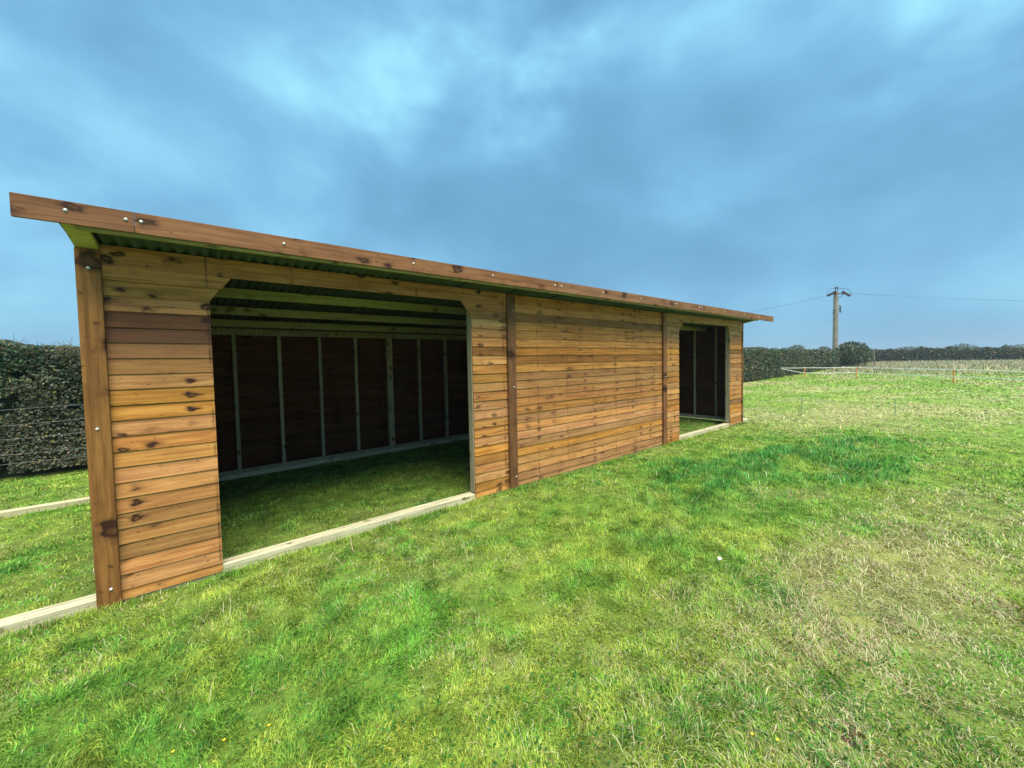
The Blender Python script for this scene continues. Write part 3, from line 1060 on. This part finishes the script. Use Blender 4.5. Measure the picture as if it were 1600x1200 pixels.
def build_hedge():
    root = empty('hedge', (-8, 5.6, 0))
    tag(root, 'long clipped dark green hedge running behind the timber shelter', 'hedge')
    xs = np.concatenate([np.arange(-9, 3, 0.4), np.arange(3, 30, 1.0), np.arange(30, 99, 2.0)])
    hh = lambda x: 2.08 + 0.05 * math.sin(x * 0.9) + 0.04 * math.sin(x * 2.3 + 1)
    c = hedge_core('inner_growth', [float(x) for x in xs], hedge_front, 1.5, hh, root)
    c.matrix_parent_inverse = Matrix.Translation((8, -5.6, 0))
    parts = []
    for (a, b_, n, s0, s1) in ((-9, 1.5, 105000, 0.024, 0.058), (1.5, 22, 14000, 0.06, 0.12), (22, 45, 26000, 0.07, 0.15), (45, 98, 22000, 0.12, 0.26)):
        if a == -9:
            x = np.concatenate([rng.uniform(-4.2, 0.6, int(n * 0.82)), rng.uniform(-9, 1.5, n - int(n * 0.82))])
        else:
            x = rng.uniform(a, b_, n)
        top = rng.random(n) < 0.28
        H = 2.13 + 0.06 * (fbm(x * 2.6, x * 0, 3, 3) - 0.5) * 4 + 0.05 * np.sin(x * 0.9) + 0.04 * np.sin(x * 2.3 + 1)
        v = rng.random(n)
        z = np.where(top, H - 0.34 * rng.random(n) ** 1.3, 0.10 + (H - 0.12) * v)
        depth = rng.random(n) ** 1.4 * 0.38
        bulge = (fbm(x * 1.5, z * 1.5, 91, 3) - 0.5) * 0.34
        y = hedge_front(x) + np.where(top, rng.random(n) * 1.35, depth + bulge * 0.8)
        # gaps
        k = (fbm(x * 3.1 + 11.37, z * 3.1 + 4.61, 195, 3) > 0.27) | top
        x, y, z, v = x[k], y[k], z[k], v[k]
        n = len(x)
        w = [4, 4, 4, 3, 1.6, 1.0]
        col = pal_pick(n, w)
        patch = np.clip((fbm(x * 0.8, z * 0.8 + 5, 99, 3) - 0.45) * 4, 0, 1)[:, None]
        col = col * (1 - 0.5 * patch) + np.array([0.19, 0.165, 0.12]) * 0.5 * patch * rng.uniform(0.6, 1.4, (n, 1))
        yel = rng.random(n) < 0.03
        col[yel] = np.array([0.34, 0.32, 0.07]) * rng.uniform(0.6, 1.2, (yel.sum(), 1))
        parts.append(leaf_cards(np.stack([x, y, z], 1), rng.uniform(s0, s1, n), col, np.array([0, -0.6, 0.5])))
    V, F, C = join(parts)
    V = V - np.array([-8, 5.6, 0])
    np_mesh('foliage', V, F, C, M['leaf'], root)['kind'] = 'stuff'
    # flailed twig ends
    mb = MB()
    for i in range(1500):
        x = random.uniform(-4.5, 0.8) if i < 900 else random.uniform(22, 70)
        s = 1.0 if i < 900 else 2.2
        y = float(hedge_front(x)) + random.random() * 0.9
        z = 1.95 + random.uniform(-0.1, 0.1)
        if i % 3 == 0:
            z = random.uniform(0.4, 1.9); y = float(hedge_front(x)) + random.uniform(-0.02, 0.25)
        p = Vector((x + 8, y - 5.6, z))
        d = Vector((random.gauss(0, 0.6), random.gauss(-0.1, 0.4), random.uniform(0.3, 1.0))).normalized()
        l_ = random.uniform(0.05, 0.24)
        mb.tube([p, p + d * l_], [0.0035 * s, 0.0015 * s], 3, False)
    mb.build('twigs', M['twig'], root)['kind'] = 'stuff'


build_hedge()


def leafy_mass(P0, rad, n, s0, s1, w, squash=1.0, seed=0):
    """leaves through a lumpy volume"""
    d = rng.normal(size=(n, 3)); d /= np.linalg.norm(d, axis=1, keepdims=True)
    rr = rng.random(n) ** 0.45
    lump = 0.72 + 0.55 * fbm(d[:, 0] * 2.3 + seed, d[:, 2] * 2.3 + d[:, 1], 3 + seed, 3)
    P = np.array(P0) + d * np.array(rad) * (rr * lump)[:, None]
    P = P[P[:, 2] > 0.05]
    return leaf_cards(P, rng.uniform(s0, s1, len(P)), pal_pick(len(P), w))


def build_bush(name, label, loc, rad, n, s0, s1, w, seed):
    root = empty(name, loc)
    tag(root, label, 'bush')
    mb = MB()
    for i in range(5):
        a = i * 1.26 + seed
        mb.tube([(0.1 * math.cos(a), 0.1 * math.sin(a), -0.05), (0.35 * rad[0] * math.cos(a), 0.35 * rad[1] * math.sin(a), rad[2] * 0.7),
                 (0.6 * rad[0] * math.cos(a), 0.6 * rad[1] * math.sin(a), rad[2] * 1.35)], [0.06, 0.045, 0.015], 5)
    mb.build('stems', M['twig'], root)
    V, F, C = leafy_mass((0, 0, rad[2] * 0.95), rad, n, s0, s1, w, seed=seed)
    np_mesh('crown', V, F, C, M['leaf'], root)['kind'] = 'stuff'


build_bush('bush', 'rounded green bush rising above the hedge at the foot of the utility pole', (62.6, 6.9, 0), (3.0, 2.0, 1.75), 4200, 0.18, 0.36, [5, 4, 3, 2, 3, 1.2], 3)


def build_far_hedge():
    root = empty('far_hedge', (100, 8.5, 0))
    tag(root, 'far dark hedge line across the end of the field on the right', 'hedge')
    n = 46000
    u = rng.random(n)
    y = 12 - u * 75
    x = 99.5 + (8.5 - y) * 0.55 + rng.normal(0, 0.1, n) + rng.random(n) * 2.5
    H = 1.95 + 1.3 * (fbm(y * 0.16, y * 0 + 2, 7, 3) - 0.5) + 1.3 * (fbm(y * 0.8, y * 0 + 9, 8, 3) - 0.5) + 0.7 * np.exp(-0.5 * ((y - 3.0) / 3.5) ** 2) - 0.012 * (8.5 - y)
    z = 0.05 + H * rng.random(n) ** 0.75
    col = pal_pick(n, [3, 3, 5, 3, 2, 3])
    V, F, C = leaf_cards(np.stack([x, y, z], 1), rng.uniform(0.22, 0.5, n), col)
    np_mesh('foliage', V - np.array([100, 8.5, 0]), F, C, M['leaf'], root)['kind'] = 'stuff'
    Vc, Fc = [], []
    ys = np.arange(12, -63.1, -2.5)
    for yy in ys:
        xx = 99.5 + (8.5 - yy) * 0.55 + 0.9
        h = 1.3
        Vc += [(xx - 100, yy - 8.5, -0.05), (xx - 100 + 0.1, yy - 8.5, h), (xx - 100 + 1.4, yy - 8.5, h), (xx - 100 + 1.5, yy - 8.5, -0.05)]
    for i in range(len(ys) - 1):
        for j in range(3):
            a = i * 4 + j
            Fc.append((a, a + 1, a + 5, a + 4))
    mesh_obj('inner_growth', Vc, Fc, M['core'], root)


build_far_hedge()


def build_rough():
    """tall bleached grass between the tape and the far hedge"""
    n = 60000
    x = rng.uniform(42, 104, n); y = rng.uniform(-45, 9, n)
    k = (x < 97 + (8.5 - y) * 0.55) & (y < hedge_front(x) - 0.4) & (rng.random(n) < np.clip((fbm(x * 0.2, y * 0.2, 55, 3) - 0.30) * 3 + np.clip((x - 48) / 25, 0, 1) * 0.6, 0.02, 1))
    x, y = x[k], y[k]; n = len(x)
    c = np.array([0.68, 0.57, 0.38]) * rng.uniform(0.6, 1.25, (n, 1)) * rng.normal(1, 0.06, (n, 3))
    g = rng.random(n) < 0.25
    c[g] = np.array([0.17, 0.21, 0.07]) * rng.uniform(0.7, 1.3, (g.sum(), 1))
    L_ = rng.uniform(0.15, 0.50, n) * np.clip((x - 38) / 16, 0.35, 1)
    V, F, C = blades(x, y, L_, rng.uniform(0.08, 0.20, n), np.abs(rng.normal(0.3, 0.45, n)), np.clip(c, 0, 0.7), False)
    o = np_mesh('tall_dry_grass', V, F, C, M['grass'])
    tag(o, 'tall bleached pasture grass in front of the far hedge', 'dry grass', kind='stuff')


build_rough()


def build_distant():
    """a wood on the skyline, all one mass at this range"""
    parts = []
    for (cx, cy, s, hh) in ((235, 58, 7, 6.5), (250, 50, 6, 5.5), (330, 26, 16, 5.5), (345, 5, 13, 6), (372, -16, 15, 5), (380, -40, 18, 6), (390, -75, 22, 6.5), (300, 42, 10, 3.5)):
        parts.append(leafy_mass((cx, cy, hh * 0.42), (s, s * 0.6, hh * 0.62), 900, 0.9, 2.0, [4, 3, 4, 4, 1, 1], seed=int(cx) % 17))
    V, F, C = join(parts)
    o = np_mesh('distant_wood', V, F, C, M['leaf'])
    tag(o, 'faint trees of a distant wood on the skyline beyond the far hedge', 'wood', kind='stuff')


build_distant()


# ------------------------------------------------------------------ stock fence along the near hedge
def build_stock_fence():
    root = empty('wire_fence', (-6, 5.2, 0))
    tag(root, 'thin stock wire fence in front of the hedge on the left', 'fence')
    for z in (0.28, 0.42, 0.66, 0.86, 1.08):
        mb = MB()
        pts = []
        for i in range(41):
            x = -6 + i * 0.3
            pts.append((x + 6, 0.02 * math.sin(i * 0.7 + z * 9) - 0.06, z + 0.012 * math.sin(i * 0.9 + z * 5)))
        mb.tube(pts, 0.0022, 4)
        mb.build('wire', M['wire'], root)
    for x in (-5.6, -2.9, 1.6, 5.6):
        p = MB().tube([(x + 6, 0, -0.05), (x + 6.01, 0, 0.6), (x + 6, 0, 1.25)], [0.05, 0.048, 0.045], 8).build('post', M['pole'], root)


build_stock_fence()


# ------------------------------------------------------------------ orange electric fence
def build_tape_fence():
    root = empty('electric_fence', (34.77, 4.65, 0))
    tag(root, 'white electric tape fence on orange posts across the field', 'fence')
    pts = [(34.77, 4.65), (36.15, 1.96), (32.08, -2.75), (28.0, -7.4), (24.5, -11.6)]
    for (x, y) in pts:
        lx, ly = x - 34.77, y - 4.65
        mb = MB()
        mb.tube([(lx, ly, -0.02), (lx, ly, 0.40), (lx, ly, 0.78)], [0.032, 0.032, 0.028], 6)
        mb.box(lx - 0.05, lx + 0.05, ly - 0.015, ly + 0.015, 0.05, 0.065)
        for z in (0.34, 0.72):
            mb.box(lx - 0.055, lx - 0.02, ly - 0.02, ly + 0.02, z - 0.012, z + 0.012)
        mb.build('post', M['orange'], root)
    chain = [(34.2, 6.05)] + pts
    for z in (0.34, 0.72):
        mb = MB()
        pts_ = []
        for a, b_ in zip(chain[:-1], chain[1:]):
            for i in range(6):
                u = i / 6
                x, y = a[0] + (b_[0] - a[0]) * u - 34.77, a[1] + (b_[1] - a[1]) * u - 4.65
                pts_.append((x - 0.05, y, z - 0.06 * u * (1 - u) + (0.35 * (1 - u) if a is chain[0] and z < 0.5 else 0)))
        pts_.append((chain[-1][0] - 34.82, chain[-1][1] - 4.65, z))
        mb.tube(pts_, 0.021, 6)
        mb.build('tape', M['tape'], root)


build_tape_fence()

for i, (x, y, h, lab) in enumerate(((13.75, -0.55, 0.50, 'thin pale green stake in the grass near the shelter end'), (14.9, -2.35, 0.45, 'thin pale green stake standing alone in the open field'))):
    o = MB().tube([(0, 0, -0.03), (0.004, 0, h * 0.5), (0, 0, h * 0.93), (0.0, 0, h)], [0.011, 0.010, 0.008, 0.004], 6).build('thin_stake', M['stake'])
    o.location = (x, y, float(gh(x, y)))
    tag(o, lab, 'stake')


# ------------------------------------------------------------------ utility pole
def build_pole():
    px, py, H = 61.8, 8.25, 9.5
    root = empty('utility_pole', (px, py, 0))
    tag(root, 'weathered wooden utility pole carrying overhead wires behind the hedge', 'utility pole')
    MB().tube([(0, 0, -0.05), (0.01, 0, H * 0.5), (0, 0, H)], [0.30, 0.27, 0.24], 12).build('pole', M['pole'], root)
    d = Vector((0.77, -0.64, 0)).normalized()          # across the line of sight
    # steel crossarms with strain insulators either side
    mb = MB()
    a, b_ = -d * 1.05, d * 1.05
    mb.tube([Vector((0, -0.28, H - 0.35)) + a, Vector((0, -0.28, H - 0.35)) + b_], 0.06, 4)
    mb.tube([Vector((0, -0.2, H - 1.0)), Vector((0, -0.28, H - 0.38)) + a * 0.55], 0.03, 4)
    mb.tube([Vector((0, -0.2, H - 1.0)), Vector((0, -0.28, H - 0.38)) + b_ * 0.55], 0.03, 4)
    mb.build('crossarm', M['iron'], root)
    for s in (-1, 1):
        mb = MB()
        p0 = d * (s * 0.45) + Vector((0, -0.3, H - 0.12)); p1 = d * (s * 1.35) + Vector((0, -0.3, H - 0.62 if s > 0 else H - 0.55))
        n = 9
        mb.tube([p0.lerp(p1, i / (n - 1)) for i in range(n)], [0.10 if i % 2 else 0.17 for i in range(n)], 8)
        mb.build('insulator', M['iron'], root)
    for q in (-0.15, 0.12):
        mb = MB()
        p = d * q + Vector((0, -0.05, H))
        mb.tube([p, p + Vector((0, 0, 0.30)), p + Vector((0, 0, 0.36)), p + Vector((0, 0, 0.52))], [0.04, 0.04, 0.12, 0.06], 8)
        mb.build('pin_insulator', M['iron'], root)
    mb = MB()
    for s in (-1, 1):
        pts = [d * (s * 1.5) + Vector((0, -0.3, H - 0.50)), d * (s * 1.45) + Vector((0, -0.3, H - 0.05)), d * (s * 0.9) + Vector((0, -0.2, H + 0.28)), Vector((0, -0.1, H + 0.36))]
        mb.tube(pts, 0.022, 5)
    mb.build('jumper_wire', M['iron'], root)
    mb = MB()
    for s, z in ((1, 2.4), (-1, 2.5), (1, 2.0)):
        p = d * (s * 0.42) + Vector((0, -0.1, H - z))
        mb.tube([Vector((0, 0, H - z + 0.25)), p + Vector((0, 0, 0.15)), p - Vector((0, 0, 0.25))], [0.03, 0.07, 0.09], 6)
    mb.build('bracket', M['iron'], root)
    # two spans: to the left behind the shelter, to the right across the field
    def span(a, b_, sag, r0):
        pts = []
        for i in range(25):
            u = i / 24
            p = a.lerp(b_, u); p.z -= 4 * sag * u * (1 - u)
            pts.append(p)
        MB().tube(pts, r0, 4).build('overhead_wire', M['cable'], root)
    for k, off in enumerate((-0.5, 0.0, 0.45)):
        # left-going span ends at a pole out of sight behind the shelter
        span(d * (-1.5) + Vector((0, -0.3 + off, H - 0.5 - 0.10 * k)), Vector((38.0 + off * 3, 80.0, H - 0.3)), 1.3, 0.006)
        span(d * 1.5 + Vector((0, -0.3 + off, H - 0.5 + 0.12 * k)), Vector((137.0, -76.0 + off * 3, H + 0.2)), 1.2, 0.006)
    # timber guard of the stay
    mb = MB()
    mb.tube([Vector((0.9, -3.6, -0.05)), Vector((0.5, -3.5, 2.2))], [0.07, 0.06], 6)
    mb.build('stay_guard', M['pole'], root)


build_pole()


# ------------------------------------------------------------------ small things in the grass
def lump(name, loc, s, mat, label, cat, seed):
    r_ = random.Random(seed)
    bm = bmesh.new()
    bmesh.ops.create_icosphere(bm, subdivisions=2, radius=1.0)
    for v in bm.verts:
        k = 1 + r_.uniform(-0.25, 0.25)
        v.co = Vector((v.co.x * s[0] * k, v.co.y * s[1] * k, v.co.z * s[2] * k))
    me = bpy.data.meshes.new(name); bm.to_mesh(me); bm.free()
    me.materials.append(mat)
    o = link(name, me)
    o.location = loc
    tag(o, label, cat)
    return o


lump('soil_clod', (2.73, -3.55, float(gh(2.73, -3.55)) - 0.004), (0.075, 0.040, 0.020), M['soil'], 'bare brown clod of soil showing through the near grass', 'soil', 4)
lump('pale_scrap', (3.72, -2.57, float(gh(3.72, -2.57)) + 0.045), (0.026, 0.016, 0.010), M['chip'], 'small bleached scrap lying on the grass in front of the middle bay', 'scrap', 9)


def flowers():
    LAB = ('third tiny yellow flower from the left in the foreground grass', 'second tiny yellow flower from the left in the foreground grass',
           'leftmost tiny yellow flower in the foreground grass', 'left one of the two tiny yellow flowers in the right foreground',
           'rightmost tiny yellow flower in the foreground grass')
    for i, (x, y) in enumerate(((0.78, -1.85), (0.62, -1.80), (0.45, -1.72), (2.38, -3.28), (2.43, -3.36))):
        z = float(gh(x, y))
        mb = MB()
        mb.tube([(0, 0, 0), (0.004, 0.002, 0.015), (0.003, 0.004, 0.030)], 0.0010, 4)
        for q in range(5):
            a = q * 1.257
            c, s = math.cos(a), math.sin(a)
            k = len(mb.v)
            mb.v += [(0.003, 0.004, 0.030), (0.003 + 0.008 * c - 0.005 * s, 0.004 + 0.008 * s + 0.005 * c, 0.033),
                     (0.003 + 0.014 * c, 0.004 + 0.014 * s, 0.034), (0.003 + 0.008 * c + 0.005 * s, 0.004 + 0.008 * s - 0.005 * c, 0.033)]
            mb.f.append((k, k + 1, k + 2, k + 3))
        o = mb.build('yellow_flower', M['yellow']); o.scale = (0.6, 0.6, 0.9)
        o.location = (x, y, z)
        tag(o, LAB[i], 'flower', 'tiny yellow flowers in the grass')


M['yellow'] = plain('yellow_petals', (0.70, 0.52, 0.02), (0.80, 0.62, 0.04), 20.0, 0.5)
flowers()


# ------------------------------------------------------------------ damp air over the field
def build_haze():
    o = MB().box(-850, 850, -850, 850, -1.2, 16.0).build('haze', None)
    m = bpy.data.materials.new('damp_air')
    m.use_nodes = True
    t = m.node_tree
    t.nodes.clear()
    v = N(t, 'ShaderNodeVolumePrincipled')
    v.inputs['Color'].default_value = (0.80, 0.90, 1.0, 1)
    v.inputs['Density'].default_value = HAZE
    v.inputs['Anisotropy'].default_value = 0.2
    out = N(t, 'ShaderNodeOutputMaterial')
    t.links.new(v.outputs[0], out.inputs['Volume'])
    o.data.materials.append(m)
    tag(o, 'thin damp haze lying over the whole field', 'haze', kind='stuff')


HAZE = 0.0009
build_haze()
